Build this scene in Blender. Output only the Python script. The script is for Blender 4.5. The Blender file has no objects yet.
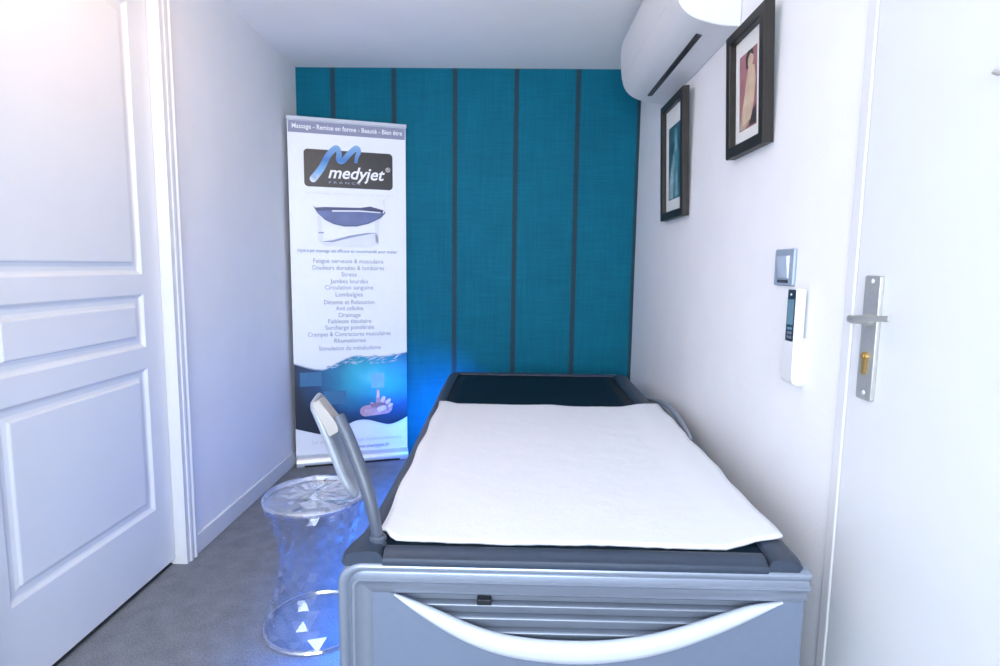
import bpy, math, random
from mathutils import Vector, Matrix, noise as mnoise
random.seed(4)
PI = math.pi
SC = bpy.context.scene
COL = SC.collection

# ---------------------------------------------------------------- room numbers (metres)
XL, XR, YB, YF, H = -1.316, 0.756, 3.613, -1.25, 2.391

# ================================================================ materials
def new_mat(name):
    m = bpy.data.materials.new(name); m.use_nodes = True
    nt = m.node_tree
    return m, nt, nt.nodes['Principled BSDF']

def N(nt, kind, **kw):
    n = nt.nodes.new(kind)
    for k, v in kw.items():
        if k in n.inputs: n.inputs[k].default_value = v
        else: setattr(n, k, v)
    return n

def mat(name, col, rough=.5, metal=0., noise=.04, nscale=30., bump=0., bscale=200., coat=0., spec=.5, bdist=.002, emit=None, estr=0., stretch=None):
    """principled material with a little procedural variation of colour and an optional bump"""
    m, nt, b = new_mat(name)
    b.inputs['Roughness'].default_value = rough
    b.inputs['Metallic'].default_value = metal
    b.inputs['Coat Weight'].default_value = coat
    b.inputs['Specular IOR Level'].default_value = spec
    tc = N(nt, 'ShaderNodeTexCoord')
    src = tc.outputs['Object']
    if stretch:
        mp = N(nt, 'ShaderNodeMapping'); mp.inputs['Scale'].default_value = stretch
        nt.links.new(src, mp.inputs['Vector']); src = mp.outputs['Vector']
    nz = N(nt, 'ShaderNodeTexNoise', Scale=nscale, Detail=3.)
    nt.links.new(src, nz.inputs['Vector'])
    cr = N(nt, 'ShaderNodeValToRGB')
    c = Vector(col)
    lo, hi = c*(1-noise), c*(1+noise)
    cr.color_ramp.elements[0].position = .3; cr.color_ramp.elements[1].position = .7
    cr.color_ramp.elements[0].color = (*[max(0, min(1, v)) for v in lo], 1)
    cr.color_ramp.elements[1].color = (*[max(0, min(1, v)) for v in hi], 1)
    nt.links.new(nz.outputs['Fac'], cr.inputs['Fac'])
    nt.links.new(cr.outputs['Color'], b.inputs['Base Color'])
    if bump:
        n2 = N(nt, 'ShaderNodeTexNoise', Scale=bscale, Detail=2.)
        nt.links.new(src, n2.inputs['Vector'])
        bp = N(nt, 'ShaderNodeBump', Strength=bump, Distance=bdist)
        nt.links.new(n2.outputs['Fac'], bp.inputs['Height'])
        nt.links.new(bp.outputs['Normal'], b.inputs['Normal'])
    if emit:
        b.inputs['Emission Color'].default_value = (*emit, 1)
        b.inputs['Emission Strength'].default_value = estr
    return m

M = {}
M['wall'] = mat('painted_wall', (.79, .80, .825), .75, noise=.015, nscale=6, bump=.35, bscale=130)
M['ceiling'] = mat('ceiling_paint', (.90, .895, .89), .85, noise=.015, nscale=4, bump=.2, bscale=150)
M['door'] = mat('door_paint', (.69, .71, .74), .42, noise=.01, nscale=8, bump=.05, bscale=90)
M['trim'] = mat('trim_paint', (.69, .70, .72), .35, noise=.01, nscale=8)
M['dark_gap'] = mat('dark_gap', (.02, .022, .026), .9)
M['silver'] = mat('silver_plastic', (.26, .30, .375), .26, metal=.5, noise=.02, nscale=60)
M['silver_panel'] = mat('silver_panel', (.165, .205, .285), .42, metal=.25, noise=.02, nscale=60)
M['pearl'] = mat('pearl_plastic', (.52, .56, .63), .42, noise=.01)
M['slat'] = mat('grey_slat', (.20, .23, .285), .4, metal=.3, noise=.02)
M['rim'] = mat('slate_plastic', (.036, .050, .078), .45, spec=.3, noise=.05, nscale=80, bump=.05, bscale=400)
M['membrane'] = mat('dark_membrane', (.004, .012, .022), .5, noise=.1, nscale=20, spec=.12)
M['stalk'] = mat('grey_plastic', (.07, .085, .12), .35, noise=.04)
M['console'] = mat('console_silver', (.30, .335, .40), .33, metal=.3, noise=.03)
M['beige'] = mat('beige_plastic', (.33, .31, .305), .5, noise=.03)
M['black'] = mat('black_plastic', (.010, .012, .018), .4, noise=.1)
M['ac'] = mat('air_conditioner_plastic', (.70, .71, .73), .4, noise=.01)
M['frame'] = mat('dark_brown_wood', (.016, .013, .011), .45, noise=.35, nscale=40, stretch=(1, .15, .15))
M['mat_board'] = mat('mat_board', (.72, .74, .73), .7, noise=.015)
M['steel'] = mat('brushed_nickel', (.52, .52, .50), .38, metal=.7, noise=.04, nscale=120)
M['brass'] = mat('brass', (.55, .36, .12), .35, metal=.8, noise=.05)
M['switch'] = mat('switch_silver', (.36, .42, .52), .38, metal=.3, noise=.02)
M['switch_rocker'] = mat('switch_rocker', (.46, .54, .66), .35, metal=.2, noise=.02)
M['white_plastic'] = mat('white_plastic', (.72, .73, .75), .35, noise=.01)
M['remote_dark'] = mat('remote_dark', (.012, .03, .055), .3, noise=.1)
M['lcd'] = mat('remote_screen', (.13, .25, .33), .25, noise=.05)
M['alu'] = mat('banner_aluminium', (.62, .66, .72), .35, metal=.5, noise=.02)
M['print_white'] = mat('banner_vinyl', (.80, .83, .88), .45, noise=.01)
M['print_mauve'] = mat('print_mauve', (.25, .27, .39), .5, noise=.02)
M['print_black'] = mat('print_black', (.018, .018, .022), .4, noise=.2)
M['print_text'] = mat('print_grey_text', (.40, .43, .49), .6, noise=.02)
M['print_pale'] = mat('print_pale_text', (.58, .61, .67), .6, noise=.02)
M['print_ink'] = mat('print_blue_ink', (.30, .36, .50), .6, noise=.02)
M['print_letter'] = mat('print_white_letters', (.86, .87, .88), .5, noise=.01)
M['print_navy'] = mat('print_navy', (.035, .05, .15), .45, noise=.15, nscale=14)
M['print_blue'] = mat('print_mid_blue', (.10, .14, .32), .45, noise=.15, nscale=14)
M['print_base'] = mat('print_pale_grey', (.72, .75, .82), .5, noise=.05, nscale=12)
M['print_square'] = mat('print_pale_square', (.17, .47, .62), .5, noise=.06)
M['print_square_dark'] = mat('print_dim_square', (.03, .15, .30), .5, noise=.06)
M['print_skin'] = mat('print_skin', (.50, .32, .36), .55, noise=.18, nscale=60)
M['print_skin_light'] = mat('print_skin_light', (.72, .57, .60), .55, noise=.1, nscale=60)
M['print_splash'] = mat('print_splash', (.34, .46, .58), .5, noise=.6, nscale=45)

def mat_gradient(name, stops, axis=2, a=0., b=1., rough=.45, noise=0.0):
    """printed colour ramp along an object axis (ink, not light)"""
    m, nt, bs = new_mat(name); bs.inputs['Roughness'].default_value = rough
    tc = N(nt, 'ShaderNodeTexCoord'); sp = N(nt, 'ShaderNodeSeparateXYZ')
    nt.links.new(tc.outputs['Object'], sp.inputs[0])
    mr = N(nt, 'ShaderNodeMapRange'); mr.inputs['From Min'].default_value = a; mr.inputs['From Max'].default_value = b
    nt.links.new(sp.outputs[axis], mr.inputs['Value'])
    cr = N(nt, 'ShaderNodeValToRGB')
    el = cr.color_ramp.elements
    el[0].position, el[0].color = stops[0][0], (*stops[0][1], 1)
    el[1].position, el[1].color = stops[-1][0], (*stops[-1][1], 1)
    for p_, c_ in stops[1:-1]:
        e = el.new(p_); e.color = (*c_, 1)
    nt.links.new(mr.outputs[0], cr.inputs['Fac']); nt.links.new(cr.outputs['Color'], bs.inputs['Base Color'])
    return m
M['swoosh'] = mat_gradient('print_swoosh', [(0, (.80, .88, .95)), (.25, (.20, .45, .75)), (.6, (.03, .18, .50)), (1, (.22, .42, .68))], 2, 1.695, 1.91)

def mat_water():
    m, nt, bs = new_mat('print_water_photo'); bs.inputs['Roughness'].default_value = .45
    tc = N(nt, 'ShaderNodeTexCoord')
    mp = N(nt, 'ShaderNodeMapping'); mp.inputs['Location'].default_value = (-.47, 0, -.50); mp.inputs['Scale'].default_value = (1., 0., 1.6)
    # mapping: p*scale + location, so the glow centre lies at x=.47, z=.3125/1 after scaling
    mp.inputs['Location'].default_value = (-.46, 0, -.53*1.6)
    nt.links.new(tc.outputs['Object'], mp.inputs['Vector'])
    ln = N(nt, 'ShaderNodeVectorMath', operation='LENGTH'); nt.links.new(mp.outputs[0], ln.inputs[0])
    nz = N(nt, 'ShaderNodeTexNoise', Scale=5., Detail=3.); nt.links.new(tc.outputs['Object'], nz.inputs['Vector'])
    ad = N(nt, 'ShaderNodeMath', operation='MULTIPLY_ADD'); ad.inputs[1].default_value = .16; nt.links.new(nz.outputs['Fac'], ad.inputs[0]); nt.links.new(ln.outputs['Value'], ad.inputs[2])
    cr = N(nt, 'ShaderNodeValToRGB'); el = cr.color_ramp.elements
    el[0].position, el[0].color = .08, (.14, .68, .78, 1)
    el[1].position, el[1].color = .56, (.002, .012, .035, 1)
    for p_, c_ in [(.19, (.025, .44, .60)), (.31, (.008, .21, .38)), (.43, (.005, .06, .17))]:
        e = el.new(p_); e.color = (*c_, 1)
    nt.links.new(ad.outputs[0], cr.inputs['Fac']); nt.links.new(cr.outputs['Color'], bs.inputs['Base Color'])
    return m
M['water'] = mat_water()

def mat_wallpaper():
    """teal woven wallpaper with dark seams"""
    m, nt, b = new_mat('teal_woven_wallpaper')
    tc = N(nt, 'ShaderNodeTexCoord')
    sp = N(nt, 'ShaderNodeSeparateXYZ'); nt.links.new(tc.outputs['Object'], sp.inputs[0])
    def mth(op, a, bb=None, c=None, clamp=False):
        n = N(nt, 'ShaderNodeMath', operation=op); n.use_clamp = clamp
        for i, v in enumerate((a, bb, c)):
            if v is None: continue
            if isinstance(v, (int, float)): n.inputs[i].default_value = v
            else: nt.links.new(v, n.inputs[i])
        return n.outputs[0]
    def noise(scale, det=2., loc=None):
        mp = N(nt, 'ShaderNodeMapping'); mp.inputs['Scale'].default_value = scale
        nt.links.new(tc.outputs['Object'], mp.inputs['Vector'])
        nz = N(nt, 'ShaderNodeTexNoise', Scale=1., Detail=det); nt.links.new(mp.outputs[0], nz.inputs['Vector'])
        return nz.outputs['Fac']
    P = .3685
    wob = noise((1, 1, 60.), 3.)
    xw = mth('MULTIPLY_ADD', wob, .008, sp.outputs[0])
    fr = mth('FRACT', mth('ADD', mth('DIVIDE', mth('SUBTRACT', xw, .017), P), 20.5))
    dist = mth('MULTIPLY', mth('ABSOLUTE', mth('SUBTRACT', fr, .5)), P)
    mr = N(nt, 'ShaderNodeMapRange'); mr.interpolation_type = 'SMOOTHSTEP'
    mr.inputs['From Min'].default_value = .022; mr.inputs['From Max'].default_value = .008
    nt.links.new(dist, mr.inputs['Value'])
    seam = mr.outputs[0]
    vth = noise((260, 1, 5.), 2.); hth = noise((7., 1, 260.), 2.); blot = noise((5, 1, 5), 3.)
    weave = mth('ADD', mth('MULTIPLY', vth, .5), mth('MULTIPLY', hth, .5))
    wv = mth('ADD', mth('MULTIPLY', weave, .8), mth('MULTIPLY', blot, .2))
    cr = N(nt, 'ShaderNodeValToRGB'); el = cr.color_ramp.elements
    el[0].position, el[0].color = .34, (.000, .100, .165, 1)
    el[1].position, el[1].color = .68, (.001, .158, .245, 1)
    nt.links.new(wv, cr.inputs['Fac'])
    mx = N(nt, 'ShaderNodeMix', data_type='RGBA')
    mx.inputs[7].default_value = (.022, .045, .060, 1)
    nt.links.new(mth('MULTIPLY', seam, .85), mx.inputs[0]); nt.links.new(cr.outputs['Color'], mx.inputs[6])
    nt.links.new(mx.outputs[2], b.inputs['Base Color'])
    b.inputs['Roughness'].default_value = .62
    b.inputs['Specular IOR Level'].default_value = .12
    bp = N(nt, 'ShaderNodeBump', Strength=.35, Distance=.002)
    nt.links.new(wv, bp.inputs['Height']); nt.links.new(bp.outputs[0], b.inputs['Normal'])
    return m
M['wallpaper'] = mat_wallpaper()

def mat_floor():
    """speckled grey carpet / vinyl"""
    m, nt, b = new_mat('grey_speckled_floor')
    tc = N(nt, 'ShaderNodeTexCoord')
    n1 = N(nt, 'ShaderNodeTexNoise', Scale=170., Detail=3.); n2 = N(nt, 'ShaderNodeTexNoise', Scale=14., Detail=3.)
    for n in (n1, n2): nt.links.new(tc.outputs['Object'], n.inputs['Vector'])
    ad = N(nt, 'ShaderNodeMath', operation='MULTIPLY_ADD'); ad.inputs[1].default_value = .65
    nt.links.new(n1.outputs['Fac'], ad.inputs[0])
    ml = N(nt, 'ShaderNodeMath', operation='MULTIPLY'); ml.inputs[1].default_value = .35
    nt.links.new(n2.outputs['Fac'], ml.inputs[0]); nt.links.new(ml.outputs[0], ad.inputs[2])
    cr = N(nt, 'ShaderNodeValToRGB'); el = cr.color_ramp.elements
    el[0].position, el[0].color = .36, (.135, .145, .165, 1)
    el[1].position, el[1].color = .64, (.235, .245, .27, 1)
    nt.links.new(ad.outputs[0], cr.inputs['Fac']); nt.links.new(cr.outputs['Color'], b.inputs['Base Color'])
    b.inputs['Roughness'].default_value = .7
    b.inputs['Specular IOR Level'].default_value = .35
    bp = N(nt, 'ShaderNodeBump', Strength=.25, Distance=.002)
    nt.links.new(n1.outputs['Fac'], bp.inputs['Height']); nt.links.new(bp.outputs[0], b.inputs['Normal'])
    return m
M['floor'] = mat_floor()

def mat_towel():
    m, nt, b = new_mat('white_terry_towel')
    tc = N(nt, 'ShaderNodeTexCoord')
    b.inputs['Base Color'].default_value = (.68, .70, .75, 1); b.inputs['Roughness'].default_value = .95
    b.inputs['Sheen Weight'].default_value = .2
    n1 = N(nt, 'ShaderNodeTexNoise', Scale=260., Detail=2.)
    n2 = N(nt, 'ShaderNodeTexNoise', Scale=9., Detail=3.)
    for n in (n1, n2): nt.links.new(tc.outputs['Object'], n.inputs['Vector'])
    b1 = N(nt, 'ShaderNodeBump', Strength=.5, Distance=.002); nt.links.new(n1.outputs['Fac'], b1.inputs['Height'])
    b2 = N(nt, 'ShaderNodeBump', Strength=.35, Distance=.01); nt.links.new(n2.outputs['Fac'], b2.inputs['Height'])
    nt.links.new(b1.outputs[0], b2.inputs['Normal']); nt.links.new(b2.outputs[0], b.inputs['Normal'])
    return m
M['towel'] = mat_towel()

def mat_clear(name, base, gain, rough, tint=(.975, .985, 1., 1)):
    """clear thin polycarbonate: lets light straight through, mirrors by its Fresnel share"""
    m = bpy.data.materials.new(name); m.use_nodes = True
    nt = m.node_tree; nt.nodes.clear()
    out = N(nt, 'ShaderNodeOutputMaterial')
    tr = N(nt, 'ShaderNodeBsdfTransparent'); tr.inputs[0].default_value = tint
    gl = N(nt, 'ShaderNodeBsdfGlossy'); gl.inputs['Roughness'].default_value = rough; gl.inputs[0].default_value = (.95, .96, 1, 1)
    tc = N(nt, 'ShaderNodeTexCoord'); nz = N(nt, 'ShaderNodeTexNoise', Scale=30.)
    nt.links.new(tc.outputs['Object'], nz.inputs['Vector'])
    bp = N(nt, 'ShaderNodeBump', Strength=.06, Distance=.003); nt.links.new(nz.outputs['Fac'], bp.inputs['Height']); nt.links.new(bp.outputs[0], gl.inputs['Normal'])
    lw = N(nt, 'ShaderNodeLayerWeight'); lw.inputs['Blend'].default_value = .5; nt.links.new(bp.outputs[0], lw.inputs['Normal'])
    pw = N(nt, 'ShaderNodeMath', operation='POWER'); pw.inputs[1].default_value = 3.2; nt.links.new(lw.outputs['Facing'], pw.inputs[0])
    ma = N(nt, 'ShaderNodeMath', operation='MULTIPLY_ADD'); ma.use_clamp = True; ma.inputs[1].default_value = gain; ma.inputs[2].default_value = base
    nt.links.new(pw.outputs[0], ma.inputs[0])
    mx = N(nt, 'ShaderNodeMixShader'); nt.links.new(ma.outputs[0], mx.inputs[0])
    nt.links.new(tr.outputs[0], mx.inputs[1]); nt.links.new(gl.outputs[0], mx.inputs[2]); nt.links.new(mx.outputs[0], out.inputs[0])
    return m
M['clear'] = mat_clear('clear_polycarbonate', .035, .8, .04)
M['clear_top'] = mat_clear('clear_polycarbonate_seat', .20, .8, .05)
M['clear_edge'] = mat_clear('clear_polycarbonate_edge', .42, .6, .12)

def mat_emit(name, col, s):
    m = bpy.data.materials.new(name); m.use_nodes = True
    nt = m.node_tree; nt.nodes.clear()
    out = N(nt, 'ShaderNodeOutputMaterial'); e = N(nt, 'ShaderNodeEmission')
    e.inputs[0].default_value = (*col, 1); e.inputs[1].default_value = s
    nt.links.new(e.outputs[0], out.inputs[0])
    return m
M['led'] = mat_emit('blue_led', (.0, .10, 1.), 3.)
M['lamp'] = mat_emit('warm_lamp_glass', (1., .62, .35), 23.)

# ================================================================ mesh building
class MB:
    def __init__(s): s.v = []; s.f = []
    def add(s, vs, fs):
        o = len(s.v); s.v += [tuple(p) for p in vs]; s.f += [tuple(i+o for i in f) for f in fs]; return s
    def box(s, x0, x1, y0, y1, z0, z1):
        x0, x1 = sorted((x0, x1)); y0, y1 = sorted((y0, y1)); z0, z1 = sorted((z0, z1))
        vs = [(x, y, z) for z in (z0, z1) for y in (y0, y1) for x in (x0, x1)]
        return s.add(vs, [(0, 2, 3, 1), (4, 5, 7, 6), (0, 1, 5, 4), (2, 6, 7, 3), (0, 4, 6, 2), (1, 3, 7, 5)])
    def prism(s, poly, fn, a, b):
        """poly: 2-D outline; fn(p, q, t) -> xyz at extrusion t"""
        n = len(poly)
        vs = [fn(p, q, a) for p, q in poly]+[fn(p, q, b) for p, q in poly]
        fs = [tuple(range(n)), tuple(range(2*n-1, n-1, -1))]
        fs += [(i, i+n, (i+1) % n+n, (i+1) % n) for i in range(n)]
        return s.add(vs, fs)
    def flat(s, poly, y):
        """flat print shape in a banner's own x/z plane"""
        return s.add([(p, y, q) for p, q in poly], [tuple(range(len(poly)))])
    def tube(s, pts, r, n=12, caps=True, squash=None):
        pts = [Vector(p) for p in pts]
        rs = r if isinstance(r, (list, tuple)) else [r]*len(pts)
        rings = []; up = None
        for i, p in enumerate(pts):
            t = (pts[min(i+1, len(pts)-1)]-pts[max(i-1, 0)]).normalized()
            if up is None:
                up = Vector((0, 0, 1)) if abs(t.z) < .9 else Vector((0, 1, 0))
            a = t.cross(up).normalized(); bb = a.cross(t).normalized(); up = bb
            k = squash or (1, 1)
            rings.append([p+a*math.cos(2*PI*j/n)*rs[i]*k[0]+bb*math.sin(2*PI*j/n)*rs[i]*k[1] for j in range(n)])
        vs = [v for ring in rings for v in ring]; fs = []
        for i in range(len(pts)-1):
            for j in range(n):
                fs.append((i*n+j, i*n+(j+1) % n, (i+1)*n+(j+1) % n, (i+1)*n+j))
        if caps: fs += [tuple(range(n-1, -1, -1)), tuple(range((len(pts)-1)*n, len(pts)*n))]
        return s.add(vs, fs)
    def lathe(s, prof, c, n=32, axis='z', caps=True):
        vs = []; fs = []
        for r, h in prof:
            for j in range(n):
                a = 2*PI*j/n; x, y = r*math.cos(a), r*math.sin(a)
                vs.append((c[0]+x, c[1]+y, c[2]+h) if axis == 'z' else (c[0]+h, c[1]+x, c[2]+y))
        for i in range(len(prof)-1):
            for j in range(n): fs.append((i*n+j, i*n+(j+1) % n, (i+1)*n+(j+1) % n, (i+1)*n+j))
        if caps: fs += [tuple(range(n-1, -1, -1)), tuple(range((len(prof)-1)*n, len(prof)*n))]
        return s.add(vs, fs)
    def build(s, name, m, parent=None, bevel=0., smooth=False, seg=2, origin=None, solid=0., subsurf=0, angle=35):
        """origin: world position the parent empty stands at (points are given in world space)"""
        o_ = Vector(origin) if origin is not None else Vector((0, 0, 0))
        me = bpy.data.meshes.new(name)
        me.from_pydata([tuple(Vector(p)-o_) for p in s.v], [], s.f)
        me.validate(); me.update()
        import bmesh
        bm = bmesh.new(); bm.from_mesh(me); bmesh.ops.recalc_face_normals(bm, faces=bm.faces); bm.to_mesh(me); bm.free()
        me.materials.append(m)
        ob = bpy.data.objects.new(name, me); COL.objects.link(ob)
        if parent is not None: ob.parent = parent
        if subsurf:
            md = ob.modifiers.new('subsurf', 'SUBSURF'); md.levels = subsurf; md.render_levels = subsurf
        if solid:
            md = ob.modifiers.new('solid', 'SOLIDIFY'); md.thickness = solid; md.offset = 0
        if bevel:
            md = ob.modifiers.new('bevel', 'BEVEL'); md.width = bevel; md.segments = seg; md.limit_method = 'ANGLE'; md.angle_limit = math.radians(38)
            smooth = True
        if smooth:
            for p_ in me.polygons: p_.use_smooth = True
            try: me.set_sharp_from_angle(angle=math.radians(angle if not bevel else 70))
            except Exception: pass
        return ob

def thing(name, label, cat, loc, rotz=0., group=None):
    o = bpy.data.objects.new(name, None); COL.objects.link(o); o.empty_display_size = .1
    o.location = loc; o.rotation_euler = (0, 0, rotz); o['label'] = label; o['category'] = cat
    if group: o['group'] = group
    return o
def tag(o, label, cat, group=None):
    o['label'] = label; o['category'] = cat
    if group: o['group'] = group
    return o
def struct(o, label=None, cat=None):
    o['kind'] = 'structure'
    if label: o['label'] = label
    if cat: o['category'] = cat
    return o

def arc(cx, cy, r, a0, a1, n=8):
    return [(cx+r*math.cos(math.radians(a0+(a1-a0)*i/n)), cy+r*math.sin(math.radians(a0+(a1-a0)*i/n))) for i in range(n+1)]
def rrect(x0, x1, z0, z1, r, n=5):
    return arc(x1-r, z1-r, r, 0, 90, n)+arc(x0+r, z1-r, r, 90, 180, n)+arc(x0+r, z0+r, r, 180, 270, n)+arc(x1-r, z0+r, r, 270, 360, n)
def interp(pts, x):
    if x <= pts[0][0]: return pts[0][1]
    for (a, b), (c, d) in zip(pts, pts[1:]):
        if x <= c: return b+(d-b)*(x-a)/(c-a)
    return pts[-1][1]
def catmull(pts, n=6):
    P = [Vector(p) for p in pts]; out = []
    for i in range(len(P)-1):
        p0, p1, p2, p3 = P[max(i-1, 0)], P[i], P[i+1], P[min(i+2, len(P)-1)]
        for k in range(n):
            t = k/n
            out.append(.5*((2*p1)+(-p0+p2)*t+(2*p0-5*p1+4*p2-p3)*t*t+(-p0+3*p1-3*p2+p3)*t**3))
    out.append(P[-1]); return out

# ================================================================ room shell
DY0, DY1, DZ1 = 1.33, 2.216, 2.20            # left door opening
struct(MB().box(XL-.15, XR+.15, YF-.15, YB+.15, -.1, 0).build('floor', M['floor']), 'grey speckled floor', 'floor')
struct(MB().box(XL-.15, XR+.15, YF-.15, YB+.15, H, H+.1).build('ceiling', M['ceiling']), 'pale grey painted ceiling', 'ceiling')
w = MB().box(XL-.15, XL, YF-.15, DY0, 0, H).box(XL-.15, XL, DY1, YB+.15, 0, H).box(XL-.15, XL, DY0, DY1, DZ1, H)
struct(w.build('wall_left', M['wall']), 'white textured left wall', 'wall')
RY0, RY1, RZ1 = .39, 1.288, 2.16             # right door
w = MB().box(XR, XR+.15, YF-.15, RY0, 0, H).box(XR, XR+.15, RY1, YB+.15, 0, H).box(XR, XR+.15, RY0, RY1, RZ1, H)
struct(w.build('wall_right', M['wall']), 'white right wall', 'wall')
struct(MB().box(XL, XR, YB, YB+.15, 0, H).build('wall_back', M['wallpaper']), 'teal woven wallpaper wall with dark vertical seams', 'wall')
# wall behind the camera with a wide window
WX0, WX1, WZ0, WZ1 = -1.12, .56, .55, 2.2
w = MB().box(XL, WX0, YF-.15, YF, 0, H).box(WX1, XR, YF-.15, YF, 0, H).box(WX0, WX1, YF-.15, YF, 0, WZ0).box(WX0, WX1, YF-.15, YF, WZ1, H)
struct(w.build('wall_front', M['wall']), 'white wall with a wide window', 'wall')
w = MB()
for x0, x1, z0, z1 in ((WX0, WX0+.05, WZ0, WZ1), (WX1-.05, WX1, WZ0, WZ1), (WX0, WX1, WZ0, WZ0+.05), (WX0, WX1, WZ1-.05, WZ1), (-.31, -.25, WZ0, WZ1)):
    w.box(x0, x1, YF-.10, YF-.05, z0, z1)
struct(w.build('window_1', M['trim'], bevel=.004), 'white window frame', 'window')

# baseboards
def board(name, x0, x1, y0, y1, side):
    o = MB().box(x0, x1, y0, y1, 0, .085).build(name, M['trim'], bevel=.004)
    return struct(o, 'low white %s baseboard' % side, 'baseboard')
board('baseboard_left', XL, XL+.012, 2.292, YB, 'left')
board('baseboard_right', XR-.012, XR, 1.335, YB, 'right')

# ---------------------------------------------------------------- left door (recessed, three moulded panels)
DX = XL-.035
def panel_leaf(y0, y1, z0, z1, panels, prof, face_x, thick):
    """door face in the y/z plane looking to +x, with moulded panels"""
    mb = MB()
    ys = sorted({y0, y1, *[p[0] for p in panels], *[p[1] for p in panels]})
    zs = sorted({z0, z1, *[p[2] for p in panels], *[p[3] for p in panels]})
    for ya, yb in zip(ys, ys[1:]):
        for za, zb in zip(zs, zs[1:]):
            cy, cz = (ya+yb)/2, (za+zb)/2
            if any(p[0] < cy < p[1] and p[2] < cz < p[3] for p in panels): continue
            mb.add([(face_x, ya, za), (face_x, yb, za), (face_x, yb, zb), (face_x, ya, zb)], [(0, 1, 2, 3)])
    for a, b, c, d in panels:
        rings = [[(face_x+dx, a+n, c+n), (face_x+dx, b-n, c+n), (face_x+dx, b-n, d-n), (face_x+dx, a+n, d-n)] for n, dx in prof]
        vs = [v for r in rings for v in r]; fs = []
        for i in range(len(prof)-1):
            for j in range(4): fs.append((i*4+j, i*4+(j+1) % 4, (i+1)*4+(j+1) % 4, (i+1)*4+j))
        k = (len(prof)-1)*4; fs.append((k, k+1, k+2, k+3))
        mb.add(vs, fs)
    mb.add([(face_x, y0, z0), (face_x, y1, z0), (face_x, y1, z1), (face_x, y0, z1), (face_x-thick, y0, z0), (face_x-thick, y1, z0), (face_x-thick, y1, z1), (face_x-thick, y0, z1)],
           [(0, 4, 5, 1), (1, 5, 6, 2), (2, 6, 7, 3), (3, 7, 4, 0), (4, 7, 6, 5)])
    return mb
prof = [(0, 0), (.004, -.003), (.010, -.0095), (.016, -.012), (.030, -.012), (.041, -.0085), (.045, -.002), (.049, -.001)]
PY0, PY1 = 1.458, 2.105
leaf = panel_leaf(1.345, DY1-.004, .026, DZ1-.004, [(PY0, PY1, .278, .830), (PY0, PY1, .908, 1.105), (PY0, PY1, 1.176, 2.118)], prof, DX, .04)
d1 = struct(leaf.build('door_1', M['door']), 'closed white three-panel door in the left wall', 'door')
fr = MB()
# jamb lining (reveal) then stepped casing swept round the opening
fr.box(DX-.06, XL+.012, DY1-.0005, DY1+.024, 0, DZ1+.02).box(DX-.06, XL+.012, DY0-.024, DY0+.0005, 0, DZ1+.02).box(DX-.06, XL+.012, DY0, DY1, DZ1, DZ1+.024)
cas = [(.024, 0), (.024, .016), (.034, .018), (.040, .013), (.052, .013), (.058, .019), (.070, .019), (.075, .012), (.075, 0)]
def sweep_casing(y0, y1, z1, cas, x):
    mb = MB(); n = len(cas); vs = []
    for o, dx in cas: vs.append((x+dx, y1+o, 0))
    for o, dx in cas: vs.append((x+dx, y1+o, z1+o))
    for o, dx in cas: vs.append((x+dx, y0-o, z1+o))
    for o, dx in cas: vs.append((x+dx, y0-o, 0))
    fs = [(i*n+j, i*n+j+1, (i+1)*n+j+1, (i+1)*n+j) for i in range(3) for j in range(n-1)]
    fs += [tuple(range(n)), tuple(range(3*n, 4*n))]
    return mb.add(vs, fs)
c = sweep_casing(DY0, DY1, DZ1, cas, XL); fr.add(c.v, c.f)
fr.build('door_frame', M['trim'], d1, smooth=True, angle=25)
struct(MB().box(XL-.15, XL-.05, DY0, DY1, 0, .004).build('trim_1', M['dark_gap']), 'dark threshold under the left door', 'threshold')

# ---------------------------------------------------------------- right door (flush)
d2 = MB().box(XR-.004, XR+.036, RY0+.004, RY1-.003, .008, RZ1-.004).build('door_2', M['door'], bevel=.002)
struct(d2, 'flush white door with lever handle in the right wall', 'door')
fr = MB()
for y0, y1 in ((RY1, RY1+.034), (RY0-.034, RY0)): fr.box(XR-.006, XR+.03, y0, y1, 0, RZ1+.034)
fr.box(XR-.006, XR+.03, RY0, RY1, RZ1, RZ1+.034)
fr.build('door_frame', M['trim'], d2, bevel=.004)
pz0, pz1, py0, py1 = .955, 1.214, 1.189, 1.240
PX = XR-.004
pl = MB().prism(rrect(py0, py1, pz0, pz1, .004), lambda p, q, t: (t, p, q), PX, PX-.009).build('handle_plate', M['steel'], d2, bevel=.0015)
lv = MB()
hy, hz = 1.213, 1.121
lv.tube([(PX-.006, hy, hz), (PX-.020, hy, hz)], .013, 16)
lv.tube([(PX-.015, hy, hz), (PX-.046, hy+.002, hz+.002)], .008, 14)
lv.tube(catmull([(PX-.043, hy+.012, hz+.003), (PX-.048, hy-.01, hz+.004), (PX-.048, hy-.05, hz+.009), (PX-.045, hy-.118, hz+.014)], 5), [.0085]*4+[.0078]*4+[.007]*4+[.0058]*4, 12, squash=(.75, 1))
lv.build('lever', M['steel'], pl, smooth=True)
cy = MB().prism(arc(hy+.003, 1.046, .0095, -40, 220, 12)+[(hy-.003, 1.012), (hy-.001, 1.008), (hy+.007, 1.008), (hy+.009, 1.012)], lambda p, q, t: (t, p, q), PX-.006, PX-.014)
cy.lathe([(.006, 0), (.006, -.003)], (PX-.014, hy+.003, 1.046), 12, 'x')
cyo = cy.build('lock_cylinder', M['brass'], pl, bevel=.001); cyo['label'] = 'brass lock cylinder'
for z_ in (1.203, .970):
    MB().lathe([(.0048, 0), (.0048, -.0012), (.003, -.0018)], (PX-.009, hy, z_), 12, 'x').build('screw', M['trim'], pl, smooth=True)

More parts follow.
